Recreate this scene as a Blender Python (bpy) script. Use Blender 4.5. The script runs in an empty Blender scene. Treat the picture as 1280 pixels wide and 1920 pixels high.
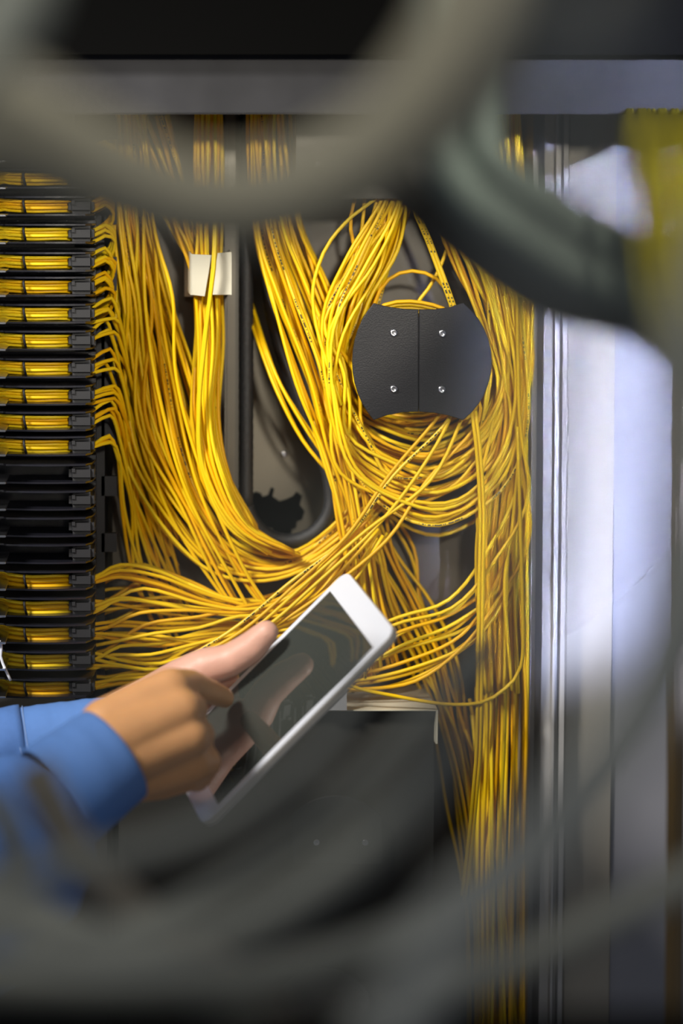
import bpy, bmesh, math, random
from mathutils import Vector, Matrix
random.seed(7)
sc = bpy.context.scene
COL = sc.collection

# ------------------------------------------------------------------ camera
FPX = 85.0 / 36.0 * 1920.0
PITCH = math.radians(2.5)
CAM = Vector((0.0, 0.0, 1.45))
cam_d = bpy.data.cameras.new('camera'); cam = bpy.data.objects.new('camera', cam_d); COL.objects.link(cam)
cam.location = CAM; cam.rotation_euler = (math.radians(90) - PITCH, 0, 0)
cam_d.sensor_fit = 'AUTO'; cam_d.sensor_width = 36.0; cam_d.lens = 85.0
AX, AY = 280.0, 548.0                      # where the optical axis meets the frame
cam_d.shift_x = (640 - AX) / 1920.0; cam_d.shift_y = (AY - 960) / 1920.0
cam_d.clip_start = 0.02; cam_d.clip_end = 50
cam_d.dof.use_dof = True; cam_d.dof.focus_distance = 1.915; cam_d.dof.aperture_fstop = 2.8
cam_d.dof.aperture_blades = 0
sc.camera = cam
# ------------------------------------------------------------------ view, world, lights
sc.view_settings.view_transform = 'Standard'; sc.view_settings.look = 'None'
sc.view_settings.gamma = 1.0; sc.view_settings.use_curve_mapping = False
sc.view_settings.exposure = 0.0
w = bpy.data.worlds.new('room_light'); sc.world = w; w.use_nodes = True
bgn = w.node_tree.nodes['Background']; bgn.inputs[0].default_value = (0.80, 0.86, 1.0, 1); bgn.inputs[1].default_value = 0.10

def light(name, kind, loc, aim, energy, color, **k):
    d = bpy.data.lights.new(name, kind); o = bpy.data.objects.new(name, d); COL.objects.link(o)
    o.location = loc; d.energy = energy; d.color = color
    v = Vector(aim) - Vector(loc)
    o.rotation_euler = v.to_track_quat('-Z', 'Y').to_euler()
    for a, b in k.items(): setattr(d, a, b)
    return o
# fixture in the aisle behind the camera: a soft cone that dies away towards the floor
light('aisle_spot', 'SPOT', (0.30, -0.35, 1.88), (0.14, 2.0, 1.44), 155, (1.0, 0.93, 0.80),
      spot_size=math.radians(22.5), spot_blend=1.0, shadow_soft_size=0.07)
light('foreground_fill', 'AREA', (-0.05, 0.30, 2.00), (0.03, 1.0, 1.36), 2.3, (1.0, 0.96, 0.86), shape='RECTANGLE', size=0.5, size_y=0.2)  # unseen fill added overhead to brighten the foreground cables
# daylight slanting onto the right-hand post
beam = light('daylight_shaft', 'AREA', (0.750, 0.10, 1.60), (0.438, 2.0, 1.315), 1.6, (0.58, 0.66, 1.0), shape='RECTANGLE', size=0.34, size_y=0.52)
beam.data.spread = math.radians(3)
light('side_fill', 'SPOT', (-0.70, 1.05, 2.05), (-0.03, 1.80, 1.28), 135, (1.0, 0.96, 0.90), spot_size=math.radians(35), spot_blend=1.0, shadow_soft_size=0.15)  # unseen fill added at the upper left to brighten tablet and hands

# ------------------------------------------------------------------ helpers
CP, SP = math.cos(PITCH), math.sin(PITCH)
def P(px, py, Y):
    a = (px - AX) / FPX; b = -(py - AY) / FPX
    d = Vector((a, CP + b * SP, b * CP - SP))
    return CAM + d * (Y / d.y)
def tag(o, label=None, cat=None, group=None, kind=None):
    if label: o['label'] = label
    if cat: o['category'] = cat
    if group: o['group'] = group
    if kind: o['kind'] = kind
    return o
def empty(name, loc, label=None, cat=None, group=None, kind=None):
    o = bpy.data.objects.new(name, None); COL.objects.link(o); o.location = loc; o.empty_display_size = 0.02
    bpy.context.view_layer.update()
    return tag(o, label, cat, group, kind)
def link(name, me, mat, parent=None, smooth=True):
    if mat is not None and not me.materials: me.materials.append(mat)
    if smooth: me.polygons.foreach_set('use_smooth', [True] * len(me.polygons))
    o = bpy.data.objects.new(name, me); COL.objects.link(o)
    if parent is not None:
        o.parent = parent; o.matrix_parent_inverse = Matrix.Identity(4)
        # geometry is given in world space: bring it into the parent's space
        me.transform(Matrix.Translation(-world_loc(parent)))
    return o
def world_loc(o):
    v = Vector(o.location); p = o.parent
    while p is not None: v += Vector(p.location); p = p.parent
    return v
def recentre(o):
    me = o.data
    c = sum((v.co for v in me.vertices), Vector()) / max(1, len(me.vertices))
    me.transform(Matrix.Translation(-c)); o.location = Vector(o.location) + c
    return o
def mesh_from(bm, name='m'):
    bmesh.ops.recalc_face_normals(bm, faces=bm.faces)
    me = bpy.data.meshes.new(name); bm.to_mesh(me); bm.free(); return me

def mat(name, col, rough=0.5, metal=0.0, spec=0.5, noise=0.0, nscale=40, bump=0.0, bscale=200, ior=None, sheen=0, coat=0, sss=0, stretch=None):
    m = bpy.data.materials.new(name); m.use_nodes = True
    nt = m.node_tree; b = nt.nodes['Principled BSDF']
    b.inputs['Roughness'].default_value = rough; b.inputs['Metallic'].default_value = metal
    b.inputs['Specular IOR Level'].default_value = spec
    if ior: b.inputs['IOR'].default_value = ior
    if coat: b.inputs['Coat Weight'].default_value = coat; b.inputs['Coat Roughness'].default_value = 0.05
    if sss:
        b.inputs['Subsurface Weight'].default_value = sss; b.inputs['Subsurface Radius'].default_value = (1.0, 0.35, 0.2)
        b.inputs['Subsurface Scale'].default_value = 0.006
    tc = nt.nodes.new('ShaderNodeTexCoord'); mp = nt.nodes.new('ShaderNodeMapping')
    nt.links.new(tc.outputs['Object'], mp.inputs[0])
    if stretch: mp.inputs['Scale'].default_value = stretch
    n = nt.nodes.new('ShaderNodeTexNoise'); n.inputs['Scale'].default_value = nscale; n.inputs['Detail'].default_value = 4
    nt.links.new(mp.outputs[0], n.inputs['Vector'])
    r = nt.nodes.new('ShaderNodeMixRGB'); nt.links.new(n.outputs['Fac'], r.inputs[0])
    c0 = [max(0, c * (1 - noise)) for c in col]; c1 = [min(1, c * (1 + noise)) for c in col]
    r.inputs[1].default_value = (*c0, 1); r.inputs[2].default_value = (*c1, 1)
    nt.links.new(r.outputs[0], b.inputs['Base Color'])
    if bump:
        n2 = nt.nodes.new('ShaderNodeTexNoise'); n2.inputs['Scale'].default_value = bscale
        nt.links.new(mp.outputs[0], n2.inputs['Vector'])
        bp = nt.nodes.new('ShaderNodeBump'); bp.inputs['Strength'].default_value = bump; bp.inputs['Distance'].default_value = 0.001
        nt.links.new(n2.outputs['Fac'], bp.inputs['Height']); nt.links.new(bp.outputs[0], b.inputs['Normal'])
    return m
M = {}
M['yellow'] = [mat('yellow_jacket', (0.88, 0.56, 0.004), 0.42, noise=0.05, nscale=30, spec=.35),
               mat('yellow_jacket_pale', (0.90, 0.63, 0.012), 0.40, spec=.35, noise=0.05, nscale=30),
               mat('yellow_jacket_deep', (0.84, 0.46, 0.003), 0.42, spec=.3, noise=0.05, nscale=30)]
def printed():
    m = mat('yellow_jacket_printed', (0.87, 0.58, 0.015), 0.38)
    nt = m.node_tree; b = nt.nodes['Principled BSDF']
    uv = nt.nodes.new('ShaderNodeUVMap'); sx = nt.nodes.new('ShaderNodeSeparateXYZ'); nt.links.new(uv.outputs[0], sx.inputs[0])
    def math_(op, a, bb=None):
        q = nt.nodes.new('ShaderNodeMath'); q.operation = op
        for i, v in enumerate((a, bb)):
            if v is None: continue
            if isinstance(v, (int, float)): q.inputs[i].default_value = v
            else: nt.links.new(v, q.inputs[i])
        return q.outputs[0]
    # a line of worn print: broken strokes 1 mm long in a narrow band around the jacket
    cell = math_('FLOOR', math_('MULTIPLY', sx.outputs[0], 1300.0))
    wn = nt.nodes.new('ShaderNodeTexWhiteNoise'); wn.noise_dimensions = '1D'; nt.links.new(cell, wn.inputs['W'])
    on = math_('GREATER_THAN', wn.outputs['Value'], 0.45)
    grp = math_('LESS_THAN', math_('FRACT', math_('MULTIPLY', sx.outputs[0], 16.0)), 0.6)
    band = math_('LESS_THAN', math_('ABSOLUTE', math_('SUBTRACT', sx.outputs[1], 0.5)), 0.07)
    f = math_('MULTIPLY', math_('MULTIPLY', on, grp), band)
    mx = nt.nodes.new('ShaderNodeMixRGB'); nt.links.new(f, mx.inputs[0])
    mx.inputs[1].default_value = (0.87, 0.58, 0.015, 1); mx.inputs[2].default_value = (0.03, 0.025, 0.01, 1)
    nt.links.new(mx.outputs[0], b.inputs['Base Color'])
    return m
M['printed'] = printed()
M['sheet'] = mat('brown_grey_sheet_metal', (0.105, 0.092, 0.070), 0.45, noise=0.15, nscale=12, spec=0.4)
M['back'] = mat('taupe_back_panel', (0.24, 0.21, 0.155), 0.5, noise=0.12, nscale=9)
M['black'] = mat('black_gloss_plastic', (0.011, 0.011, 0.016), 0.28, noise=0.3, nscale=60)
M['blackm'] = mat('black_matt_plastic', (0.010, 0.010, 0.012), 0.6, noise=0.3, nscale=60)
M['rubber'] = mat('black_rubber', (0.022, 0.023, 0.025), 0.5, noise=0.4, nscale=400, bump=0.6, bscale=900)
M['spool'] = mat('charcoal_painted_plate', (0.014, 0.014, 0.017), 0.42, spec=.3, noise=0.15, nscale=50, bump=0.15, bscale=900)
M['spool_low'] = mat('charcoal_cover', (0.030, 0.030, 0.028), 0.5, noise=0.15, nscale=50)
M['beige'] = mat('beige_painted_metal', (0.64, 0.60, 0.47), 0.45, noise=0.03, nscale=30)
M['steel'] = mat('zinc_steel', (0.75, 0.75, 0.78), 0.22, metal=1.0)
M['alu'] = mat('satin_aluminium', (0.46, 0.45, 0.44), 0.45, metal=0.1, noise=0.04, nscale=20, stretch=(60, 60, 0.6))
M['panel'] = mat('grey_door_panel', (0.35, 0.32, 0.265), 0.5, noise=0.03, nscale=5)
M['header'] = mat('grey_header_metal', (0.035, 0.035, 0.039), 0.7, noise=0.6, spec=.2, nscale=14)
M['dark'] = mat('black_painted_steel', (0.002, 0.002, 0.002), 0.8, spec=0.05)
M['darkbox'] = mat('dark_grey_box_paint', (0.026, 0.025, 0.021), 0.6, spec=.3, noise=0.1, nscale=20)
M['white'] = mat('white_glass_bezel', (0.82, 0.85, 0.93), 0.12, spec=0.6)  # bluish tint puts the cool daylight on the bezel into its colour
M['tabletback'] = mat('champagne_aluminium', (0.72, 0.66, 0.58), 0.3, metal=0.6)
M['screen'] = mat('switched_off_screen', (0.045, 0.050, 0.044), 0.03, spec=0.6, ior=1.6)  # grey-green base paints in reflections and the haze of the blurred cables
M['skin_back'] = mat('tanned_skin', (0.72, 0.36, 0.15), 0.45, noise=0.12, nscale=60, bump=0.25, bscale=700, sss=0.15)
M['skin_palm'] = mat('pink_skin', (0.72, 0.40, 0.30), 0.45, noise=0.12, nscale=60, bump=0.25, bscale=700, sss=0.15)
M['nail'] = mat('fingernail', (0.78, 0.48, 0.36), 0.25)
M['shirt'] = mat('blue_cotton', (0.085, 0.20, 0.52), 0.8, noise=0.10, nscale=300, bump=0.3, bscale=1500)
M['shirt_light'] = mat('blue_cotton_cuff', (0.10, 0.23, 0.57), 0.8, noise=0.06, nscale=300, bump=0.3, bscale=1500)
M['thread'] = mat('pale_blue_thread', (0.35, 0.5, 0.8), 0.8)
M['cab_olive'] = mat('olive_grey_jacket', (0.36, 0.335, 0.25), 0.55, noise=0.1, nscale=20)
M['cab_pale'] = mat('pale_grey_green_jacket', (0.52, 0.54, 0.46), 0.5, noise=0.1, nscale=20)
M['cab_teal'] = mat('teal_grey_jacket', (0.15, 0.19, 0.165), 0.6, noise=0.25, nscale=30)
M['cab_grey'] = mat('grey_jacket', (0.36, 0.37, 0.33), 0.55, noise=0.1, nscale=20)
M['cab_daylit'] = mat('daylit_grey_jacket', (0.44, 0.46, 0.44), 0.55, noise=0.1, nscale=20)  # grey jacket paled: daylight on the right-hand cable is put into the colour
M['cab_brown'] = mat('brown_grey_jacket', (0.30, 0.27, 0.22), 0.55, noise=0.1, nscale=20)
M['cab_black'] = mat('black_brown_jacket', (0.014, 0.010, 0.006), 0.6)

# ---- box / prism
def bm_box(bm, a, b):
    a = Vector(a); b = Vector(b)
    vs = [bm.verts.new((x, y, z)) for x in (a.x, b.x) for y in (a.y, b.y) for z in (a.z, b.z)]
    for f in ((0,1,3,2), (4,6,7,5), (0,4,5,1), (2,3,7,6), (0,2,6,4), (1,5,7,3)): bm.faces.new([vs[i] for i in f])
def boxpx(bm, x0, y0, x1, y1, Y0, Y1):
    """a box whose front face (at depth Y0) spans the given frame rectangle"""
    a = P(x0, y1, Y0); b = P(x1, y0, Y0); ym = 700 if y1 - y0 > 600 else (y0 + y1) / 2
    a.x = P(x0, ym, Y0).x; b.x = P(x1, ym, Y0).x
    bm_box(bm, (a.x, Y0, a.z), (b.x, Y1, b.z))
def prism(outline, Y0, Y1, bevel=0.0):
    """outline: (x, z) world points; extruded from Y0 to Y1"""
    bm = bmesh.new()
    f = [bm.verts.new((x, Y0, z)) for x, z in outline]; g = [bm.verts.new((x, Y1, z)) for x, z in outline]
    bm.faces.new(f); bm.faces.new(list(reversed(g)))
    n = len(f)
    for i in range(n): bm.faces.new((f[i], g[i], g[(i+1) % n], f[(i+1) % n]))
    bmesh.ops.recalc_face_normals(bm, faces=bm.faces)
    if bevel:
        front = [e for e in bm.edges if all(abs(v.co.y - Y0) < 1e-6 for v in e.verts)]
        bmesh.ops.bevel(bm, geom=front, offset=bevel, segments=2, affect='EDGES', profile=0.5)
    return bm
def add_bevel(me, off, seg=2):
    bm = bmesh.new(); bm.from_mesh(me)
    bmesh.ops.bevel(bm, geom=[e for e in bm.edges if len(e.link_faces) == 2 and e.calc_face_angle(0) > 0.6], offset=off, segments=seg, affect='EDGES')
    bm.to_mesh(me); bm.free(); return me

# ---- splines and tubes
def catmull(pts, step=0.012):
    pts = [Vector(p) for p in pts]
    q = [pts[0] * 2 - pts[1]] + pts + [pts[-1] * 2 - pts[-2]]
    out = []
    for i in range(1, len(q) - 2):
        p0, p1, p2, p3 = q[i-1], q[i], q[i+1], q[i+2]
        k = max(2, int(math.ceil((p2 - p1).length / step)))
        for j in range(k):
            t = j / k
            out.append(0.5 * ((2*p1) + (p2-p0)*t + (2*p0 - 5*p1 + 4*p2 - p3)*t*t + (3*p1 - p0 - 3*p2 + p3)*t**3))
    out.append(pts[-1]); return out
def frames(path):
    n = len(path); T = []
    for i in range(n):
        t = path[min(i+1, n-1)] - path[max(i-1, 0)]
        T.append(t.normalized() if t.length > 1e-9 else Vector((0,0,1)))
    ref = Vector((0, -1, 0))
    if abs(T[0].dot(ref)) > 0.9: ref = Vector((1, 0, 0))
    N = [(ref - T[0] * ref.dot(T[0])).normalized()]
    for i in range(1, n):
        v = N[-1] - T[i] * N[-1].dot(T[i]); N.append(v.normalized())
    return T, N
def tube(path, r, sides=8, uv=False, radius=None, cap=True):
    T, N = frames(path); n = len(path); verts = []; faces = []
    cum = [0.0]
    for i in range(1, n): cum.append(cum[-1] + (path[i] - path[i-1]).length)
    cs = [(math.cos(2*math.pi*k/sides), math.sin(2*math.pi*k/sides)) for k in range(sides)]
    for i in range(n):
        B = T[i].cross(N[i]); rr = r if radius is None else radius(cum[i], i)
        for c, s in cs: verts.append(path[i] + N[i] * (rr * c) + B * (rr * s))
    for i in range(n - 1):
        for k in range(sides):
            k2 = (k + 1) % sides
            faces.append((i*sides+k, i*sides+k2, (i+1)*sides+k2, (i+1)*sides+k))
    if cap:
        faces.append(tuple(range(sides - 1, -1, -1))); faces.append(tuple((n-1)*sides + k for k in range(sides)))
    me = bpy.data.meshes.new('tube'); me.from_pydata(verts, [], faces)
    if uv:
        l = me.uv_layers.new(name='UVMap'); d = l.data; li = 0
        for i in range(n - 1):
            for k in range(sides):
                # v = 0.5 faces the room (the first frame vector points that way)
                v0 = ((k / sides) + 0.5) % 1.0; v1 = v0 + 1.0 / sides
                for (ii, vv) in ((i, v0), (i, v1), (i+1, v1), (i+1, v0)):
                    d[li].uv = (cum[ii], vv); li += 1
    return me
RC = 0.00155
NC = [0]
def cable(pts, label, group, r=RC, m=None, name='fibre_cable', step=0.012, sides=7, cat='cable', print_=False):
    path = catmull(pts, step)
    mm = m or (M['printed'] if print_ else random.choices(M['yellow'], (5, 3, 3))[0])
    o = link(name, tube(path, r, sides, uv=print_), mm)
    recentre(o); NC[0] += 1
    return tag(o, label, cat, group)
def bundle(n, A, B, Y0, Y1, label, group, wob=3.0, shuffle=0.25, printed_share=0.08, r=RC, Yprof=None, trim=None, m=None, ts=None):
    """n cables flowing between two guide lines A and B (frame points), each with its own lane and depth"""
    K = len(A)
    for i in range(n):
        t0 = (i + 0.5) / n if ts is None else ts(i)
        t1 = min(1, max(0, t0 + random.gauss(0, shuffle)))
        dep = random.random()
        a0, a1 = 0, K
        if trim: a0, a1 = trim(i, K)
        pts = []
        for k in range(a0, a1):
            s = k / (K - 1); s2 = s * s * (3 - 2 * s)
            t = t0 * (1 - s2) + t1 * s2
            x = A[k][0] * (1 - t) + B[k][0] * t + random.gauss(0, wob)
            y = A[k][1] * (1 - t) + B[k][1] * t + random.gauss(0, wob * 0.5)
            Yb = Y0 + (Y1 - Y0) * min(1, max(0, dep + random.gauss(0, 0.10)))
            if Yprof: Yb += Yprof[k]
            pts.append(P(x, y, Yb))
        cable(pts, label, group, r=r, print_=random.random() < printed_share, m=m)

# ================================================================== STRUCTURE
bm = bmesh.new(); a = P(-700, 2500, 2.12); b = P(2300, -400, 2.12)
bm_box(bm, (a.x, 2.12, a.z), (b.x, 2.14, b.z))
tag(link('wall_back', mesh_from(bm), M['back'], smooth=False), kind='structure')

# the brown-grey sheet with its teardrop opening
def slot_outline(off=0.0):
    pts = [(462, 180), (462, 400), (462, 700), (462, 930)]
    cx, cy, R = 541, 935, 79
    for k in range(1, 17):
        a_ = math.pi - k * math.pi / 16 * 1.02
        pts.append((cx + R * math.cos(a_), cy + R * math.sin(a_)))
    pts += [(613, 880), (588, 820), (556, 740), (525, 650), (505, 560), (500, 450), (500, 300), (500, 180)]
    return pts
YS = 2.05
cu = bpy.data.curves.new('sheet', 'CURVE'); cu.dimensions = '2D'; cu.fill_mode = 'BOTH'; cu.extrude = 0.0012
def spl(pts2):
    s = cu.splines.new('POLY'); s.points.add(len(pts2) - 1); s.use_cyclic_u = True
    for i, (x, y) in enumerate(pts2): s.points[i].co = (x, y, 0, 1)
o0 = P(212, 2400, YS); o1 = P(992, -200, YS)
spl([(o0.x, o0.z), (o1.x, o0.z), (o1.x, o1.z), (o0.x, o1.z)])
spl([(P(x, y, YS).x, P(x, y, YS).z) for x, y in slot_outline()])
tmp = bpy.data.objects.new('tmp', cu); COL.objects.link(tmp)
me = bpy.data.meshes.new_from_object(tmp.evaluated_get(bpy.context.evaluated_depsgraph_get()))
bpy.data.objects.remove(tmp)
me.transform(Matrix.Translation((0, YS, 0)) @ Matrix.Rotation(math.radians(90), 4, 'X'))
me.materials.clear()
sheet = recentre(link('cable_mounting_plate', me, M['sheet'], smooth=False))
tag(sheet, 'brown-grey sheet metal plate with a teardrop opening behind the yellow cables', 'metal plate')
# rubber edging round the opening
path = catmull([P(x, y, YS - 0.008) for x, y in slot_outline()], 0.004)
def rib(s, i): return 0.0058 + 0.0004 * (i % 2)
o = recentre(link('edge_trim', tube(path, 0.0055, 10, radius=rib), M['rubber']))
tag(o, 'black ribbed rubber edging lining the teardrop opening', 'edging')
# folded rib left of the opening, painted paler for the sheet's lit edge
bm = bmesh.new(); boxpx(bm, 421, 120, 441, 915, 2.022, YS - 0.003)
me = add_bevel(mesh_from(bm), 0.002); o = recentre(link('metal_strip', me, mat('lit_strip_paint', (0.15, 0.135, 0.105), 0.3, noise=0.2, nscale=30, metal=0.2), smooth=False))
tag(o, 'narrow brown-grey metal strip beside the rubber edging', 'metal strip')
# hole seen through the opening, its dark painted by a flat ragged black plate
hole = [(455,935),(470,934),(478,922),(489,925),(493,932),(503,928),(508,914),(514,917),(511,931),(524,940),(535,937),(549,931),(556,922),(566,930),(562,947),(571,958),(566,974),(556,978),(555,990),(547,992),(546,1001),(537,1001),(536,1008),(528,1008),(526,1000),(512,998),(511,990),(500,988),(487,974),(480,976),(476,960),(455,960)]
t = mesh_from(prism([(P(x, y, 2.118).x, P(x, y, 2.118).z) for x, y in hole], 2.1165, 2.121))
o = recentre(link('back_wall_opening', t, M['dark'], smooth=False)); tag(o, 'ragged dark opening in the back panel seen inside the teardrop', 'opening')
# small glinting screws in the opening
def screw(px, py, Y, r, label, parent=None, name='screw', group=None):
    c = P(px, py, Y); bm = bmesh.new(); n = 20
    prof = [(r, 0.0), (r, 0.0008), (r * 0.85, 0.0016), (r * 0.45, 0.0019), (r * 0.42, 0.0011)]
    rings = []
    for rr, h in prof:
        rings.append([bm.verts.new((c.x + rr * math.cos(2*math.pi*k/n), c.y - h, c.z + rr * math.sin(2*math.pi*k/n))) for k in range(n)])
    for a_, b_ in zip(rings, rings[1:]):
        for k in range(n): bm.faces.new((a_[k], a_[(k+1) % n], b_[(k+1) % n], b_[k]))
    bm.faces.new(rings[-1])
    # cross recess drawn as a raised star inside the socket
    for ang in (0.3, 0.3 + math.pi/2):
        dx, dz = math.cos(ang), math.sin(ang); q = r * 0.36; tt = r * 0.09
        vs = [bm.verts.new((c.x + sx*q*dx - sy*tt*dz, c.y - 0.00125, c.z + sx*q*dz + sy*tt*dx)) for sx, sy in ((-1,-1),(1,-1),(1,1),(-1,1))]
        bm.faces.new(vs)
    o = link(name, mesh_from(bm), M['steel'], parent)
    if parent is None: recentre(o); tag(o, label, 'screw', group)
    return o
screw(533, 851, 2.118, 0.003, 'small bright screw head inside the teardrop opening')

# black side plate on the left, behind whose edge the cables vanish
bm = bmesh.new(); boxpx(bm, 140, 150, 196, 1328, 1.985, 2.11)
for y0, y1 in ((215, 262), (300, 420), (482, 545), (600, 655), (690, 735), (775, 833), (893, 930), (1000, 1035)):
    boxpx(bm, 190, y0, 219, y1, 1.985, 1.992)
me = mesh_from(bm); o = recentre(link('side_channel', me, M['blackm'], smooth=False))
tag(o, 'black toothed channel standing between the cable guides and the yellow cables', 'cable channel')

bm = bmesh.new(); boxpx(bm, -500, 1335, 200, 2200, 1.965, 2.11)
o = recentre(link('blank_panel', mesh_from(bm), M['blackm'], smooth=False)); tag(o, 'black blank panel below the column of cable guides', 'panel')
# right-hand aluminium post
prof = [(986, 2.00), (993, 1.985), (995, 2.02), (1014, 2.02), (1017, 1.992), (1033, 1.99), (1035, 1.984), (1039, 1.984), (1041, 1.994), (1048, 1.994), (1050, 1.986), (1058, 1.985), (1061, 1.992), (1062, 2.005), (1063, 2.005), (1063, 2.045), (986, 2.045)]
bm = bmesh.new(); lo = []; hi = []
for px, Y in prof:
    x = (px - AX) / FPX * 2.0
    lo.append(bm.verts.new((x, Y, 0.45))); hi.append(bm.verts.new((x, Y, 1.75)))
for i in range(len(prof)):
    j = (i + 1) % len(prof); bm.faces.new((lo[i], lo[j], hi[j], hi[i]))
bm.faces.new(lo); bm.faces.new(list(reversed(hi)))
o = recentre(link('cabinet_post', mesh_from(bm), M['alu'], smooth=False))
tag(o, 'ribbed aluminium cabinet post right of the yellow cables', 'post')
bm = bmesh.new(); boxpx(bm, 1063, -50, 1152, 2300, 2.0, 2.034)
o = recentre(link('door_panel', add_bevel(mesh_from(bm), 0.001), M['panel'], smooth=False))
tag(o, 'flat light grey door panel beside the ribbed post', 'panel')
bm = bmesh.new(); boxpx(bm, 1150, -50, 1420, 2300, 2.004, 2.034)
o = recentre(link('recessed_wall_panel', add_bevel(mesh_from(bm), 0.001), mat('bluish_grey_panel', (0.27, 0.27, 0.30), 0.5, noise=0.03, nscale=5), smooth=False))
tag(o, 'bluish grey panel at the right edge, set back behind the door panel', 'panel')
bm = bmesh.new(); boxpx(bm, 1274, 430, 1292, 2300, 1.6, 1.63)
o = recentre(link('brown_rail', add_bevel(mesh_from(bm), 0.002), mat('brown_paint', (0.14, 0.10, 0.05), 0.5), smooth=False))
tag(o, 'thin brown upright rail at the lower right edge', 'rail')

# header above and sill below
bm = bmesh.new(); boxpx(bm, -500, 100, 1900, 214, 1.85, 1.856)
o = recentre(link('header_rail', add_bevel(mesh_from(bm), 0.001), M['header'], smooth=False)); tag(o, 'mottled grey metal rail across the top of the cabinet', 'rail')
bm = bmesh.new(); boxpx(bm, -600, -900, 2000, 102, 1.83, 1.84)
o = recentre(link('fascia_board', mesh_from(bm), M['dark'], smooth=False)); tag(o, 'black fascia above the grey rail', 'fascia')
bm = bmesh.new(); boxpx(bm, -900, 1915, 2200, 2300, 0.80, 0.81)
o = recentre(link('front_sill', mesh_from(bm), M['dark'], smooth=False)); tag(o, 'black sill across the bottom foreground', 'sill')

# ================================================================== CABLE GUIDES (left column)
ordn = ['first','second','third','fourth','fifth','sixth','seventh','eighth','ninth','tenth','eleventh','twelfth','thirteenth','fourteenth','fifteenth','sixteenth','seventeenth','eighteenth','nineteenth','twentieth','twenty-first','twenty-second']
YF = 1.905
def guide_bms(px0, py):
    """one moulded guide whose window is centred on py: two fins, a rounded end block and a retaining strap"""
    c = P(px0, py, YF); mmpx = YF / FPX
    X = lambda px: (px - AX) * mmpx; Zc = c.z
    bm = bmesh.new()
    def plate(z0, z1, bulge):
        out = [(X(-60), YF + 0.012), (X(5), YF + 0.004)]
        for k in range(0, 9):
            a_ = k / 8; out.append((X(10 + 150 * a_), YF - 0.004 * math.sin(math.pi * a_) * bulge))
        out += [(X(172), YF + 0.012), (X(177), YF + 0.03), (X(177), YF + 0.07), (X(-60), YF + 0.07)]
        f = [bm.verts.new((x, y, z0)) for x, y in out]; g = [bm.verts.new((x, y, z1)) for x, y in out]
        bm.faces.new(f); bm.faces.new(list(reversed(g)))
        for i in range(len(f)): bm.faces.new((f[i], g[i], g[(i+1) % len(f)], f[(i+1) % len(f)]))
    plate(Zc + 0.0062, Zc + 0.0076, 1.0); plate(Zc - 0.0078, Zc - 0.0064, 1.0)
    # back web
    bm_box(bm, (X(-60), YF + 0.045, Zc - 0.0098), (X(177), YF + 0.07, Zc + 0.0098))
    fr = mesh_from(bm)
    bm = bmesh.new(); bm_box(bm, (X(128), YF + 0.001, Zc - 0.0062), (X(176), YF + 0.04, Zc + 0.0060))
    bmesh.ops.bevel(bm, geom=[e for e in bm.edges], offset=0.003, segments=3, affect='EDGES')
    bm_box(bm, (X(134), YF - 0.0005, Zc + 0.001), (X(140), YF + 0.003, Zc + 0.004))
    blk = mesh_from(bm)
    st = tube(catmull([Vector((X(45), YF + 0.006, Zc + 0.0065)), Vector((X(44), YF - 0.001, Zc + 0.003)), Vector((X(46), YF - 0.0012, Zc - 0.002)), Vector((X(48), YF + 0.004, Zc - 0.0066))], 0.002), 0.0010, 8)
    return fr, blk, st
rows = [285, 335, 386, 438, 491, 537, 588, 638, 690, 741, 790, 836, 888, 938, 988, 1038, 1088, 1138, 1188, 1238, 1290]
emptyrow = {888, 938, 988, 1038}
guides = []
for i, py in enumerate(rows):
    nd = 'with an empty window' if py in emptyrow else 'with yellow cables in its window'
    base = P(60, py, YF + 0.05)
    g = empty('cable_guide', base, 'black cable guide %s, %s from top of left column' % (nd, ordn[i]), 'cable guide', 'stacked cable guides in the left column')
    fr, blk, st = guide_bms(60 + random.uniform(-2, 2), py)
    link('guide_frame', fr, M['black'], g, smooth=False); link('end_block', blk, M['blackm'], g, smooth=False)
    if py not in emptyrow: link('retaining_strap', st, M['blackm'], g)
# bright fin ends of the next row of modules, at the very left
for i, py in enumerate(rows):
    y = py + 18
    bm = bmesh.new(); boxpx(bm, -60, y - 2, 11, y + 2, 1.875, 1.93)
    o = recentre(link('shelf_edge', add_bevel(mesh_from(bm), 0.0004, 1), M['steel'], smooth=False))
    tag(o, 'thin bright metal shelf edge at the left border beside the %s cable guide' % ordn[i], 'shelf edge', 'bright shelf edges at the left border')

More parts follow.
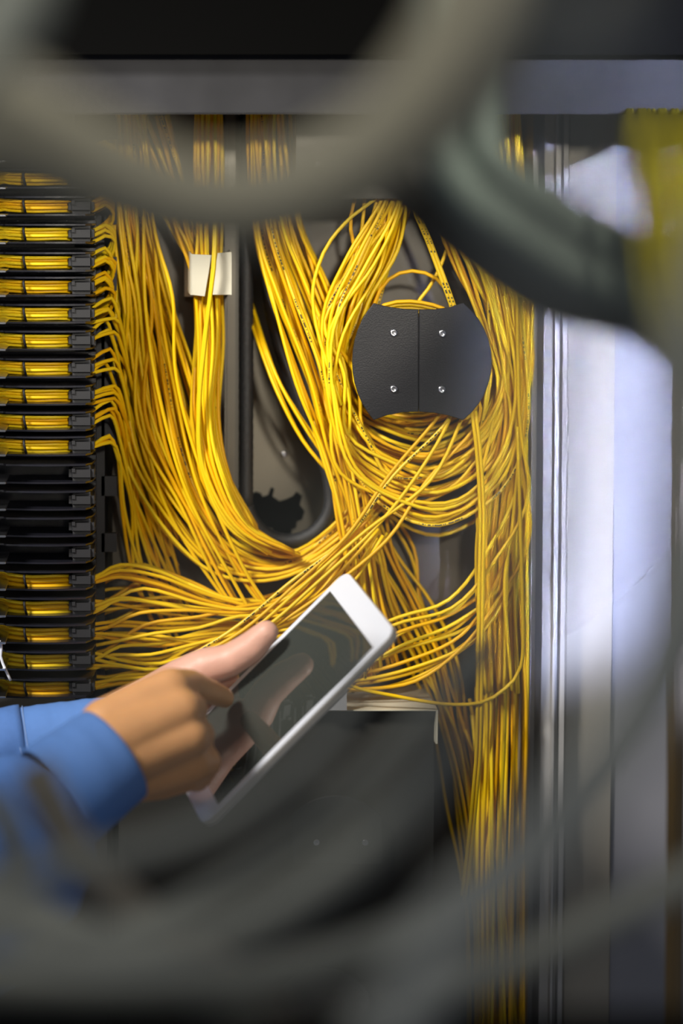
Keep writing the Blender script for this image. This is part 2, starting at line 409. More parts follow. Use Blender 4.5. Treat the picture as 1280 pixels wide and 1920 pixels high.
# cables that run through the guides and out to the right
gl_up = 'yellow cables running through the upper black guides and curling out to the right'
for py in rows:
    if py in emptyrow: continue
    k = 4 if py < 850 else 5
    for j in range(k):
        yy = py - 9 + j * (18 / (k - 1)); Yj = YF + 0.009 + 0.003 * (j % 2)
        up = random.uniform(-18, 18)
        if py < 850:
            if py < 560:
                k2 = random.uniform(-6, 8)
                pts = [P(-40, yy + 30 * (j - 1.5) / 4, YF + 0.05), P(4, yy - 2, YF + 0.025), P(18, yy - 1, Yj + 0.004), P(60, yy + 1, Yj - 0.002), P(125, yy, Yj + 0.001), P(172, yy + k2, 1.94),
                       P(196, yy - 12 + k2, 1.95), P(212 + k2 * .5, yy + 4, 1.962), P(206, yy + 30 + k2, 1.972), P(184, yy + 50, 1.98), P(160, yy + 56, 1.99)]
                cable(pts, 'yellow cable curling in a tight loop beside an upper black guide', 'yellow cables curling beside the upper guides'); continue
            x2 = random.uniform(208, 226); dr = random.uniform(60, 150)
            a_ = random.choice((-1, -1, 1))
            pts = [P(-40, yy + 30 * (j - 1.5) / 4, YF + 0.05), P(4, yy - 2, YF + 0.025), P(18, yy - 1, Yj + 0.004), P(60, yy + 1, Yj - 0.002), P(125, yy, Yj + 0.001), P(172, yy + up * 0.6, 1.94),
                   P(x2 - 12, yy + up - 14, 1.955), P(x2 + 5, yy + 22 + up * 0.4, 1.972), P(x2 + 12 + random.uniform(0, 20), yy + dr, 2.0), P(x2 + 35 + random.uniform(0, 40), yy + dr + 130, 2.012), P(x2 + 95 + random.uniform(0, 50), yy + dr + 300, 2.02)]
            cable(pts, 'yellow cable emerging from an upper black guide and dropping right', gl_up)
        else:
            f = random.random(); e = random.uniform(-35, 35)
            pts = [P(-40, yy + 10, YF + 0.05), P(4, yy - 8, YF + 0.025), P(18, yy - 2, Yj + 0.004), P(60, yy + 2, Yj - 0.002), P(125, yy, Yj + 0.001), P(176, yy + up * 0.5, 1.94),
                   P(225, yy - 20 * (1300 - py) / 200 + e * .5, 1.955 + .02 * f), P(300, yy - 6 + e * .7 + (py - 1200) * .02, 1.965 + .03 * f), P(400, 1180 + (yy - 1200) * 0.55 + e * .6, 1.975 + .03 * f),
                   P(500, 1175 + (yy - 1200) * 0.35 + e * .4, 1.98 + .03 * f), P(590, 1120 + (yy - 1200) * 0.3 + e, 1.985 + .03 * f), P(670, 1010 + (yy - 1200) * 0.3 + e, 1.99 + .03 * f)]
            cable(pts, 'yellow cable leaving a lower black guide and sweeping right above the hands', 'yellow cables fanning out of the lower guides')

# ================================================================== CABLE BUNDLES
bundle(16, [(205,225),(262,330),(325,440),(358,500),(366,600),(362,760),(372,900),(450,1010)],
           [(318,215),(345,320),(372,440),(392,500),(398,600),(400,760),(420,880),(480,990)], 1.985, 2.02,
       'yellow cable fanning down from the upper left into the beige bracket', 'yellow cables fanning into the beige bracket', wob=4, shuffle=.3,
       Yprof=[.01,.008,0,0,0,0,0,0])
bundle(22, [(368,140),(366,300),(362,440),(364,520),(366,640),(366,780),(388,900),(450,1000),(560,1042)],
           [(414,140),(418,300),(418,440),(417,520),(420,640),(412,780),(428,880),(470,980),(540,1030)], 1.972, 2.012,
       'yellow cable dropping straight through the beige bracket', 'yellow cables dropping through the beige bracket', wob=2.5, shuffle=.25)
bundle(52, [(205,130),(206,270),(212,395),(218,560),(214,700),(222,850),(300,985),(400,1075),(520,1085),(640,1020),(760,900)],
           [(268,130),(272,270),(284,400),(318,560),(368,700),(410,830),(430,930),(470,1000),(545,1035),(620,990),(720,880)], 1.985, 2.04,
       'yellow cable in the broad flow sweeping from the left under the teardrop opening', 'yellow cables sweeping under the teardrop opening', wob=3.5, Yprof=[.005,.005,0,0,0,0,0,0,.003,.004,.004], shuffle=.2)
bundle(8, [(208,140),(208,290),(212,430),(235,600),(260,800),(330,950),(420,1110),(500,1220)],
          [(282,140),(288,290),(300,430),(330,560),(350,700),(390,900),(470,1080),(560,1200)], 1.975, 1.995,
       'yellow cable crossing over the broad left flow towards the hands', 'yellow cables crossing over the left flow', wob=9, shuffle=.4)
bundle(34, [(463,140),(466,280),(472,430),(505,560),(560,720),(605,850),(640,980),(655,1120),(650,1300)],
           [(545,140),(552,280),(572,420),(612,530),(650,650),(665,800),(690,930),(705,1080),(740,1240)], 1.965, 2.03,
       'yellow cable slanting down from the top centre-left past the rubber edging', 'yellow cables slanting past the rubber edging', wob=4, shuffle=.22, printed_share=.12)
bundle(4, [(440,500),(466,590),(484,650),(515,740),(560,830),(620,900)], [(450,480),(472,560),(500,640),(530,720),(585,810),(640,890)], 1.995, 2.01,
       'thin yellow cable crossing in front of the teardrop opening', 'yellow cables crossing the teardrop opening', wob=2, Yprof=[.085,.062,.02,0,0,0])
bundle(18, [(160,1085),(205,1060),(270,1040),(350,1085),(440,1120),(540,1110),(620,1040),(690,960)],
           [(160,1285),(210,1288),(290,1275),(380,1240),(470,1195),(560,1170),(650,1100),(720,1010)], 1.955, 2.01,
       'yellow cable fanning right between the lower guides and the left hand', 'yellow cables between lower guides and left hand', wob=9, shuffle=.3)
# loops round the spool
bundle(44, [(765,220),(775,350),(738,470),(700,570),(662,680),(678,745),(730,764),(795,768),(862,746),(912,695),(928,620),(900,520),(840,430),(800,340),(790,220)],
           [(700,220),(722,350),(655,480),(600,600),(606,750),(640,870),(715,960),(825,1010),(935,935),(982,800),(985,640),(965,530),(925,440),(870,340),(850,220)], 1.955, 2.03,
       'yellow cable looped round the charcoal spool plate', 'yellow cables looped round the spool plate', wob=6, shuffle=.18, printed_share=.12)
bundle(14, [(700,240),(672,400),(640,520),(600,600),(650,700),(668,800),(730,870),(820,880),(900,820),(930,700),(920,560)],
           [(790,240),(762,380),(700,500),(640,620),(625,760),(660,890),(760,950),(860,950),(950,860),(975,720),(965,560)], 1.952, 1.975,
       'yellow cable slung in a low curve beneath the charcoal spool plate', 'yellow cables slung beneath the spool plate', wob=12, shuffle=.3)
# right hand drop
bundle(30, [(905,140),(925,300),(945,480),(950,640),(925,800),(905,960),(892,1150),(888,1350),(884,1640),(888,1960)],
           [(966,140),(976,300),(983,480),(986,640),(986,800),(986,960),(986,1150),(984,1350),(980,1640),(976,1960)], 1.965, 2.03,
       'yellow cable hanging in the long vertical drop against the aluminium post', 'yellow cables hanging against the aluminium post', wob=2.5, shuffle=.2)
bundle(12, [(780,240),(800,390),(850,500),(890,600),(930,700),(935,800),(900,950),(900,1100),(910,1300)],
           [(860,240),(872,360),(925,480),(960,600),(985,720),(982,850),(975,1000),(960,1100),(965,1300)], 1.955, 1.975,
       'yellow cable coming down from the top right past the spool plate', 'yellow cables passing right of the spool plate', wob=5, shuffle=.3)
# crossing strands lower centre
bundle(14, [(600,780),(640,900),(668,1010),(710,1130),(760,1240),(820,1340),(850,1500),(880,1700),(895,1930)],
           [(690,820),(720,930),(770,1040),(820,1140),(860,1240),(885,1400),(900,1550),(915,1750),(925,1930)], 2.0, 2.035,
       'yellow cable running down to the right behind the tablet', 'yellow cables running down behind the tablet', wob=10, shuffle=.4)
bundle(12, [(560,1235),(640,1215),(740,1150),(840,1120),(920,1030),(972,900),(976,740),(970,450),(952,150)],
           [(600,1290),(680,1300),(780,1290),(880,1230),(950,1150),(980,1020),(981,850),(978,500),(962,150)], 1.95, 1.975,
       'yellow cable sagging in a wide curve right of the tablet', 'yellow cables sagging right of the tablet', wob=9, shuffle=.35)
bundle(5, [(330,1250),(440,1170),(540,1090),(640,1000),(740,890),(830,780),(860,700)],
          [(380,1260),(500,1190),(620,1100),(720,1010),(810,900),(880,790),(890,710)], 1.948, 1.962,
       'yellow cable rising diagonally to the right under the spool loops', 'yellow cables rising under the spool loops', wob=10, shuffle=.4)
for dx in (0, 7):
    cable([P(x + dx, y, 1.944) for x, y in ((884,770),(893,840),(900,960),(898,1100),(896,1250),(893,1400),(888,1470),(880,1560),(866,1680))],
          'bright yellow twin cable hanging alone in front of the right drop', 'bright twin cable in front of the right drop')
for dx in (0, 6.5):
    cable([P(x + dx, y, 1.952) for x, y in ((760,250),(772,375),(800,450),(826,520),(846,575),(860,620))],
          'twin yellow cable with black print slanting down to the spool plate', 'printed twin cable above the spool plate', print_=True, r=.0016)
cable([P(x, y, 1.942) for x, y in ((560,1225),(650,1283),(740,1305),(830,1320),(900,1318),(945,1292),(976,1250),(980,1160),(976,1000),(970,800))],
      'single yellow cable swinging in a long arc over the beige ledge', None)
cable([P(x, y, 1.956) for x, y in ((780,300),(700,375),(660,405),(620,450),(596,500),(586,560),(600,640),(640,760))],
      'single yellow cable bowing out over the dark gap left of the spool', None)
for j in range(4):
    cable([P(x, y + j * 6, 1.965 + .004 * j) for x, y in ((690,600),(720,572),(770,565),(830,578),(870,610))], 'short yellow cable arching over the top of the spool plate', 'yellow cables arching over the spool plate')
cable([P(x, y, 1.975) for x, y in ((690,640),(702,570),(728,524),(772,508),(818,522),(842,560),(850,620))], 'dull yellow cable arching high across the dark gap above the spool plate', None)
cable([P(x, y, 1.985) for x, y in ((858,300),(848,430),(816,520),(778,575),(750,640))], 'dull yellow cable slanting through the dark gap above the spool plate', None)
bundle(2, [(398,130),(401,300),(400,470),(393,550),(380,640),(370,760),(374,870),(420,980),(500,1040)], [(402,130),(405,300),(404,470),(397,550),(386,640),(376,760),(382,870),(430,980),(510,1036)], 1.947, 1.950,
       'yellow cable slipping through the slit of the beige bracket', 'yellow cables in the slit of the bracket', wob=0.5, shuffle=0, Yprof=[.04,.02,0,0,.005,.015,.025,.03,.035])
bundle(7, [(880,1380),(900,1480),(935,1600),(960,1750),(970,1940)], [(880,1640),(884,1500),(896,1400),(900,1300),(905,1200)][::-1], 2.0, 2.03,
       'yellow cable hanging low near the bottom of the right drop', 'yellow cables low in the right drop', wob=4, shuffle=.3)

# ================================================================== BEIGE BRACKET
br = empty('cable_bracket', P(395, 515, 2.04), 'beige metal cable bracket with a slanting slit, left of the rubber edging', 'bracket')
def quadprism(pts, Y0, Y1):
    return mesh_from(prism([(P(x, y, Y0).x, P(x, y, Y0).z) for x, y in pts], Y0, Y1, 0.0004))
YB = 1.958
link('front_plate', quadprism([(357,476),(397,478),(384,556),(357,553)], YB, YB + 0.002), M['beige'], br, smooth=False)
link('front_plate', quadprism([(408,474),(434,472),(434,553),(396,553)], YB, YB + 0.002), M['beige'], br, smooth=False)
for (x, xb) in ((357, 350), (432, 428)):
    bm = bmesh.new()
    a0 = P(x, 475, YB); a1 = P(x, 553, YB); b0 = P(xb, 466, 2.035); b1 = P(xb, 545, 2.035); t_ = 0.0009
    vs = [bm.verts.new(v) for v in (a0, a1, b1, b0)] + [bm.verts.new(v + Vector((t_, 0, 0))) for v in (a0, a1, b1, b0)]
    for f in ((0,1,2,3), (7,6,5,4), (0,4,5,1), (1,5,6,2), (2,6,7,3), (3,7,4,0)): bm.faces.new([vs[i] for i in f])
    link('side_plate', mesh_from(bm), M['beige'], br, smooth=False)
bm = bmesh.new(); boxpx(bm, 346, 462, 430, 556, 2.034, 2.048); link('back_plate', mesh_from(bm), M['beige'], br, smooth=False)

# ================================================================== SPOOL
def spool_outline(cx, cy, s, half):
    """half = -1 left, +1 right; seam at cx"""
    out = []
    if half < 0:
        out = [(cx - 0.6, cy - 98 * s)]
        out += [(cx - 30*s, cy - 99*s), (cx - 58*s, cy - 103*s)]
        for k in range(13):
            a_ = math.radians(133 + k * (94 / 12)); out.append((cx + 2 + math.cos(a_) * 127 * s, cy - math.sin(a_) * 150 * s))
        out += [(cx - 60*s, cy + 101*s), (cx - 30*s, cy + 95*s), (cx - 0.6, cy + 94*s)]
    else:
        out = [(cx + 0.6, cy - 98*s), (cx + 30*s, cy - 98*s), (cx + 58*s, cy - 102*s)]
        for k in range(13):
            a_ = math.radians(54.5 - k * (109 / 12)); out.append((cx + 8 + math.cos(a_) * 129 * s, cy - math.sin(a_) * 135 * s))
        out += [(cx + 55*s, cy + 101*s), (cx + 28*s, cy + 96*s), (cx + 0.6, cy + 94*s)]
    return out
YP = 1.938
sp = empty('cable_spool', P(786, 676, 2.05), 'charcoal two-piece cable spool with four bright screws, ringed by yellow cable loops', 'cable spool')
for hf in (-1, 1):
    f = link('face_plate', mesh_from(prism([(P(x, y, YP).x, P(x, y, YP).z) for x, y in spool_outline(785, 678, 1.0, hf)], YP, YP + 0.002, 0.0005)), M['spool'], sp, smooth=False)
def drum(cx, cy, rpx, Y0, Y1):
    bm = bmesh.new(); c = P(cx, cy, Y0); r = rpx * Y0 / FPX; n = 48
    a_ = [bm.verts.new((c.x + r*math.cos(2*math.pi*k/n), Y0, c.z + r*math.sin(2*math.pi*k/n))) for k in range(n)]
    b_ = [bm.verts.new((c.x + r*math.cos(2*math.pi*k/n), Y1, c.z + r*math.sin(2*math.pi*k/n))) for k in range(n)]
    bm.faces.new(a_); bm.faces.new(list(reversed(b_)))
    for k in range(n): bm.faces.new((a_[k], b_[k], b_[(k+1) % n], a_[(k+1) % n]))
    return mesh_from(bm)
link('drum', drum(786, 672, 78, YP + 0.002, 2.048), M['blackm'], sp, smooth=False)
for x, y in ((738, 624), (829, 625), (738, 729), (828, 730)): screw(x, y, YP, 0.0032, None, sp)
# spool above, mostly hidden by blurred cable
up = empty('upper_cable_plate', P(650, 300, 2.05), 'dark plate with two small screws above the spool, mostly veiled', 'metal plate')
bm = bmesh.new(); boxpx(bm, 555, 120, 888, 372, 1.945, 1.9475); boxpx(bm, 555, 120, 560, 372, 1.9475, 2.048); link('plate', add_bevel(mesh_from(bm), .001), M['sheet'], up, smooth=False)
for x in (597, 704): screw(x, 308, 1.945, 0.0026, None, up)

# ================================================================== LEDGE AND LOWER BOX
lb = empty('lower_box', P(700, 1500, 2.05), 'dark grey box with a beige top ledge below the tablet', 'box')
YL = 1.945
a = P(560, 1331, YL); b = P(820, 1331, YL)
bm = bmesh.new(); bm_box(bm, (a.x, YL, a.z - 0.0012), (b.x, 2.045, a.z)); link('top_ledge', add_bevel(mesh_from(bm), .0005), M['beige'], lb, smooth=False)
bm = bmesh.new(); c = P(822, 1395, YL); bm_box(bm, (b.x - 0.0012, YL, c.z), (b.x + 0.0004, 2.045, a.z - 0.0001)); link('side_lip', mesh_from(bm), M['beige'], lb, smooth=False)
bm = bmesh.new(); boxpx(bm, 222, 1333, 817, 2200, YL + 0.012, 2.045); link('box_body', mesh_from(bm), M['darkbox'], lb, smooth=False)
bm = bmesh.new(); boxpx(bm, 602, 1285, 650, 1332, YL - 0.006, YL - 0.004); link('upright_tab', mesh_from(bm), mat('pale_grey_tab', (0.42, 0.42, 0.43), .5), lb, smooth=False)
s2 = empty('lower_cable_spool', P(640, 1590, YL), 'dark cable spool cover with one visible screw, low beneath the tablet', 'cable spool')
out = [(548, 1620), (548, 1545)]
for k in range(11):
    a_ = math.radians(140 - k * 10); out.append((630 + math.cos(a_) * 112, 1604 - math.sin(a_) * 112))
out += [(716, 1545), (716, 1620)]
link('face_plate', mesh_from(prism([(P(x, y, YL).x, P(x, y, YL).z) for x, y in out], YL, YL + 0.002, 0.0006)), M['spool_low'], s2, smooth=False)
link('drum', drum(640, 1580, 40, YL + 0.002, YL + 0.012), M['blackm'], s2, smooth=False)
screw(593, 1579, YL, 0.0028, None, s2); screw(684, 1579, YL, 0.0028, None, s2)
s3 = empty('bottom_cable_spool', P(610, 1900, YL), 'dark rounded spool cover at the very bottom of the cabinet', 'cable spool')
out = [(520, 1960)] + [(606 + math.cos(math.radians(150 - k * 12)) * 100, 1915 - math.sin(math.radians(150 - k * 12)) * 100) for k in range(11)] + [(692, 1960)]
link('face_plate', mesh_from(prism([(P(x, y, YL).x, P(x, y, YL).z) for x, y in out], YL, YL + 0.002, 0.0006)), M['spool_low'], s3, smooth=False)
link('drum', drum(606, 1915, 40, YL + 0.002, YL + 0.012), M['blackm'], s3, smooth=False)
# white tie end at the left border
cable([P(x, y, 1.88) for x, y in ((-20,1190),(2,1205),(1,1230),(10,1255),(20,1276))], 'thin white cable tie end at the left border', None, r=.0012, m=M['white'], name='cable_tie', cat='cable tie')

# ================================================================== TABLET
TLc, TRc, BRc, BLc = P(628, 1088, 1.812), P(766, 1162, 1.700), P(408, 1512, 1.700), P(283, 1446, 1.812)
ctr = (TLc + TRc + BRc + BLc) / 4
lv = ((TLc + TRc) - (BLc + BRc)) / 2; sv = ((TRc + BRc) - (TLc + BLc)) / 2
Lh, Sh = lv.length / 2, sv.length / 2
lu = lv.normalized(); su = (sv - lu * sv.dot(lu)).normalized(); nu = su.cross(lu).normalized()
if nu.y > 0: nu = -nu
TN, TC = nu, ctr
def tpt(u, v, h): return ctr + su * (u * Sh) + lu * (v * Lh) + nu * h
def rrect(hu, hv, r, cu=0.0, cv=0.0, n=8):
    out = []
    for sx, sy, a0 in ((1, 1, 0), (-1, 1, 90), (-1, -1, 180), (1, -1, 270)):
        for k in range(n + 1):
            a_ = math.radians(a0 + 90 * k / n); out.append((cu + sx * (hu - r) + r * math.cos(a_), cv + sy * (hv - r) + r * math.sin(a_)))
    return out
def slab(layers):
    """layers: (half_u, half_v, r, h, cu, cv) stacked rounded rectangles"""
    bm = bmesh.new(); rings = []
    for hu, hv, r, h, cu_, cv_ in layers:
        rings.append([bm.verts.new(ctr + su * x + lu * y + nu * h) for x, y in rrect(hu, hv, r, cu_, cv_)])
    n = len(rings[0])
    bm.faces.new(rings[0]); bm.faces.new(list(reversed(rings[-1])))
    for a_, b_ in zip(rings, rings[1:]):
        for k in range(n): bm.faces.new((a_[k], a_[(k+1) % n], b_[(k+1) % n], b_[k]))
    return mesh_from(bm)
tb = empty('tablet', ctr, 'white tablet with a dark reflective screen held in the left hand', 'tablet')
link('tablet_body', slab([(Sh-.0004, Lh-.0004, .010, -.0002, 0, 0), (Sh, Lh, .0105, -.0012, 0, 0), (Sh, Lh, .0105, -.0045, 0, 0), (Sh-.0010, Lh-.0010, .010, -.0065, 0, 0), (Sh-.004, Lh-.004, .009, -.0078, 0, 0)]), M['tabletback'], tb, smooth=False)
link('front_bezel', slab([(Sh-.0007, Lh-.0007, .010, .0004, 0, 0), (Sh-.0005, Lh-.0005, .010, -.0003, 0, 0)]), M['white'], tb, smooth=False)
link('screen', slab([(Sh-.0065, Lh-.0190, .0006, .0006, 0, -.0010), (Sh-.0063, Lh-.0188, .0006, .0002, 0, -.0010)]), M['screen'], tb, smooth=False)

# ================================================================== PERSON
def capsules(caps, voxel, smooth_it=6, name='body'):
    """caps: (p0, r0, p1, r1) tapered limbs fused into one continuous skin"""
    bm = bmesh.new()
    for p0, r0, p1, r1 in caps:
        p0 = Vector(p0); p1 = Vector(p1); ax = p1 - p0; L = ax.length
        q = ax.normalized() if L > 1e-6 else Vector((0, 0, 1))
        u = q.orthogonal().normalized(); v = q.cross(u); rings = []; S = 16; Kc = 5
        prof = [(-r0 * math.cos(t_), r0 * math.sin(t_)) for t_ in [math.pi/2 * (k + .35) / Kc for k in range(Kc)]] + \
               [(0, r0), (L, r1)] + [(L + r1 * math.sin(t_), r1 * math.cos(t_)) for t_ in [math.pi/2 * (k + .65) / Kc for k in range(Kc)]]
        for d_, rr in prof: rings.append([bm.verts.new(p0 + q * d_ + (u * math.cos(2*math.pi*k/S) + v * math.sin(2*math.pi*k/S)) * rr) for k in range(S)])
        bm.faces.new(list(reversed(rings[0]))); bm.faces.new(rings[-1])
        for a_, b_ in zip(rings, rings[1:]):
            for k in range(S): bm.faces.new((a_[k], a_[(k+1) % S], b_[(k+1) % S], b_[k]))
    me = mesh_from(bm); ob = bpy.data.objects.new('tmp_body', me); COL.objects.link(ob)
    m1 = ob.modifiers.new('r', 'REMESH'); m1.mode = 'VOXEL'; m1.voxel_size = voxel
    m2 = ob.modifiers.new('s', 'SMOOTH'); m2.factor = 0.5; m2.iterations = smooth_it
    res = bpy.data.meshes.new_from_object(ob.evaluated_get(bpy.context.evaluated_depsgraph_get()))
    bpy.data.objects.remove(ob); return res
def chain(pts):
    """pts: (px, py, Y, r_mm)"""
    w_ = [(P(x, y, Y), r / 1000) for x, y, Y, r in pts]
    return [(w_[i][0], w_[i][1], w_[i+1][0], w_[i+1][1]) for i in range(len(w_) - 1)]
person = empty('person', P(-200, 1500, 1.65), 'person in a blue shirt, only forearms and hands visible, tapping a white tablet', 'person')
# ---- right hand: back of the hand to the room, index finger pointing
rh = []
rh += chain([(-250, 1798, 1.52, 22), (-60, 1648, 1.58, 22), (40, 1558, 1.61, 24), (110, 1494, 1.626, 25), (175, 1432, 1.643, 26)])
wr = [(200,1362,1.655,20), (210,1392,1.643,21), (222,1425,1.643,21), (238,1456,1.655,19)]
mc = [(318,1292,1.672,15), (340,1332,1.658,14.5), (353,1382,1.655,14.5), (357,1432,1.665,14.5)]
for a_, b_ in zip(wr, mc): rh += chain([(165, 1425, 1.65, 24), a_, b_])
for i in range(3):
    q = [(mc[i][j] + mc[i+1][j]) / 2 for j in range(3)]; w2 = [(wr[i][j] + wr[i+1][j]) / 2 for j in range(3)]
    rh += chain([(w2[0], w2[1], w2[2] + .003, 20), (q[0] - 12, q[1], q[2] + .0015, 14.5)])
rh += chain([mc[0], (354, 1283, 1.712, 11), (394, 1297, 1.752, 9.3), (421, 1309, 1.776, 7.8)])            # index
rh += chain([mc[1], (362, 1330, 1.690, 11.0), (352, 1372, 1.712, 9.5), (322, 1376, 1.705, 8.5)])                       # middle
rh += chain([mc[2], (376, 1378, 1.688, 10.5), (362, 1418, 1.706, 9.2), (330, 1415, 1.700, 8.2)])                       # ring
rh += chain([mc[3], (385, 1428, 1.684, 11.5), (368, 1460, 1.697, 9.8), (336, 1452, 1.695, 8.8)])                       # little
rh += chain([(225,1390,1.675,18), (268, 1325, 1.705, 15), (312, 1312, 1.728, 11.5), (345, 1326, 1.742, 9.5)])        # thumb
rh += chain([(238,1450,1.675,21), (300,1452,1.685,18), (345, 1450, 1.685, 14)])                                       # heel of the hand
me = capsules(rh, 0.0022, 7)
r_hand = link('right_hand', me, M['skin_back'], person); r_hand['label'] = 'tanned right hand with pointing index finger'
# ---- left hand: under the tablet, thumb along its near edge
def back_of(px, py, off):
    """point behind the tablet plane on the ray through the frame point"""
    d = (P(px, py, 1.0) - CAM); t_ = (TC - CAM).dot(TN) / d.dot(TN); return CAM + d * t_ - TN * off
lh = []
lh += chain([(-160, 1455, 1.80, 25), (60, 1410, 1.81, 24), (190, 1385, 1.815, 23), (250, 1350, 1.82, 24)])
def Bk(px, py, off, r): return (back_of(px, py, off), r / 1000)
def ch2(l): return [(l[i][0], l[i][1], l[i+1][0], l[i+1][1]) for i in range(len(l) - 1)]
Pw = lambda x, y, Y, r: (P(x, y, Y), r / 1000)
lh += ch2([Pw(235,1352,1.815,24), Pw(292,1312,1.812,20), Pw(338,1276,1.806,16.5), Pw(385,1250,1.800,14.5), Pw(432,1238,1.797,12.5), Pw(470,1214,1.793,12.0), Pw(499,1186,1.789,9.5)])   # thumb
for k, (bx, by, ex, ey, rr) in enumerate(((400,1290,520,1240,9.5), (385,1325,520,1290,10), (365,1365,500,1340,9.5), (345,1400,470,1385,8.5))):
    lh += ch2([Pw(245,1350 + 6*k,1.825,20), Bk(bx - 45, by, .030, 15), Bk(bx + 10, by, .026, 11), Bk((bx+ex)/2 + 10, (by+ey)/2, .022, rr), Bk(ex, ey, .0175, rr - 1.2)])
lh += ch2([Pw(290,1325,1.83,20), Bk(380, 1300, .026, 16)]); lh += ch2([Pw(305,1308,1.815,18), Pw(395,1280,1.825,13), Pw(425,1272,1.828,10)])
me = capsules(lh, 0.0022, 6)
l_hand = link('left_hand', me, M['skin_palm'], person); l_hand['label'] = 'pinkish left hand gripping the tablet with its thumb on the edge'
# nail of the pointing finger
bm = bmesh.new(); bmesh.ops.create_uvsphere(bm, u_segments=16, v_segments=10, radius=1.0)
c = P(424, 1301, 1.772)
bmesh.ops.transform(bm, matrix=Matrix.Translation(c) @ Matrix.Rotation(math.radians(-15), 4, 'Y') @ Matrix.Diagonal((0.0045, 0.0030, 0.0036, 1)), verts=bm.verts)
link('fingernail', mesh_from(bm), M['nail'], r_hand)

# ---- sleeves
def sleeve(path, rad, folds, seedv, thick=0.0012, sides=64, step=0.006, squash=1.0, seam=None):
    rnd = random.Random(seedv); ph = [rnd.uniform(0, 6.28) for _ in range(8)]
    pts = catmull([p for p, _ in path], step); ctrl = [p for p, _ in path]
    T, N = frames(pts); n = len(pts); verts = []; faces = []
    for layer in (0, 1):
        for i in range(n):
            s = i / (n - 1); B = T[i].cross(N[i]); R0 = rad(s)
            for k in range(sides):
                a_ = 2 * math.pi * k / sides
                d = folds * (0.55 * math.sin(s * 26 + 1.6 * math.sin(a_ + ph[0]) + ph[1]) * (0.5 + 0.5 * math.cos(a_ - ph[2])) + 0.45 * math.sin(s * 15 + 2 * a_ + ph[3]) * math.sin(a_ + ph[4]) + 0.25 * math.sin(s * 50 + 3 * math.sin(2 * a_) + ph[5]))
                rr = R0 + d - layer * thick
                verts.append(pts[i] + N[i] * rr * math.cos(a_) + B * rr * math.sin(a_) * squash)
    off = n * sides
    for layer in (0, 1):
        for i in range(n - 1):
            for k in range(sides):
                k2 = (k + 1) % sides; q = (i*sides+k, i*sides+k2, (i+1)*sides+k2, (i+1)*sides+k)
                q = tuple(v + layer * off for v in q); faces.append(q if layer == 0 else q[::-1])
    for e in (0, n - 1):
        for k in range(sides):
            k2 = (k + 1) % sides; faces.append((e*sides+k, e*sides+k2, off + e*sides+k2, off + e*sides+k))
    me = bpy.data.meshes.new('sleeve'); me.from_pydata([tuple(v) for v in verts], [], faces)
    b2 = bmesh.new(); b2.from_mesh(me); bmesh.ops.recalc_face_normals(b2, faces=b2.faces); b2.to_mesh(me); b2.free()
    return me
# right arm: cuff, then the folded sleeve running out of frame down to the left
rc = [(P(212, 1415, 1.647), 0), (P(160, 1455, 1.636), 0), (P(105, 1497, 1.625), 0)]
rs = [(P(108, 1494, 1.626), 0), (P(48, 1560, 1.61), 0), (P(-40, 1668, 1.58), 0), (P(-250, 1850, 1.52), 0), (P(-600, 1950, 1.40), 0)]
slv = link('shirt_sleeve', sleeve(rs, lambda s: 0.0375 + 0.020 * min(1, s * 7) + 0.004 * math.sin(s * 40), 0.0095, 5), M['shirt'], person); slv['label'] = 'blue sleeve of the right arm, creased above the cuff'
cf = link('cuff', sleeve(rc, lambda s: 0.0360 + 0.0035 * s, 0.0006, 3, thick=0.0020, step=0.003), M['shirt_light'], slv)
def cuff_button(c, nrm, parent):
    q = Vector(nrm).to_track_quat('Z', 'Y').to_matrix().to_4x4(); bm = bmesh.new()
    bmesh.ops.create_cone(bm, cap_ends=True, segments=20, radius1=.0055, radius2=.0048, depth=.0018)
    bmesh.ops.transform(bm, matrix=Matrix.Translation(c) @ q, verts=bm.verts); return link('button', mesh_from(bm), M['thread'], parent)
# left arm behind it
lc = [(P(214, 1374, 1.815), 0), (P(130, 1388, 1.812), 0), (P(40, 1404, 1.81), 0)]
ls = [(P(48, 1403, 1.81), 0), (P(0, 1412, 1.808), 0), (P(-120, 1440, 1.80), 0), (P(-350, 1500, 1.72), 0), (P(-700, 1600, 1.5), 0)]
sl2 = link('shirt_sleeve', sleeve(ls, lambda s: 0.0310 + 0.007 * min(1, s * 5), 0.003, 9), M['shirt'], person); sl2['label'] = 'blue sleeve of the left arm, behind the right arm'
cf2 = link('cuff', sleeve(lc, lambda s: 0.0275 + 0.0035 * s, 0.0004, 4, thick=0.0018, step=0.003), M['shirt_light'], sl2)

a_, b_ = P(130, 1388, 1.812), P(40, 1404, 1.81)
q = (b_ - a_).normalized(); u = q.orthogonal().normalized(); v = q.cross(u)
for f in (0.84, 0.99):
    c = a_.lerp(b_, f); R_ = 0.0275 + 0.0035 * (0.5 + 0.5 * f) + 0.0006
    link('stitching', tube([c + (u * math.cos(t_ * math.pi / 40) + v * math.sin(t_ * math.pi / 40)) * R_ for t_ in range(81)], 0.0003, 5), M['thread'], sl2)

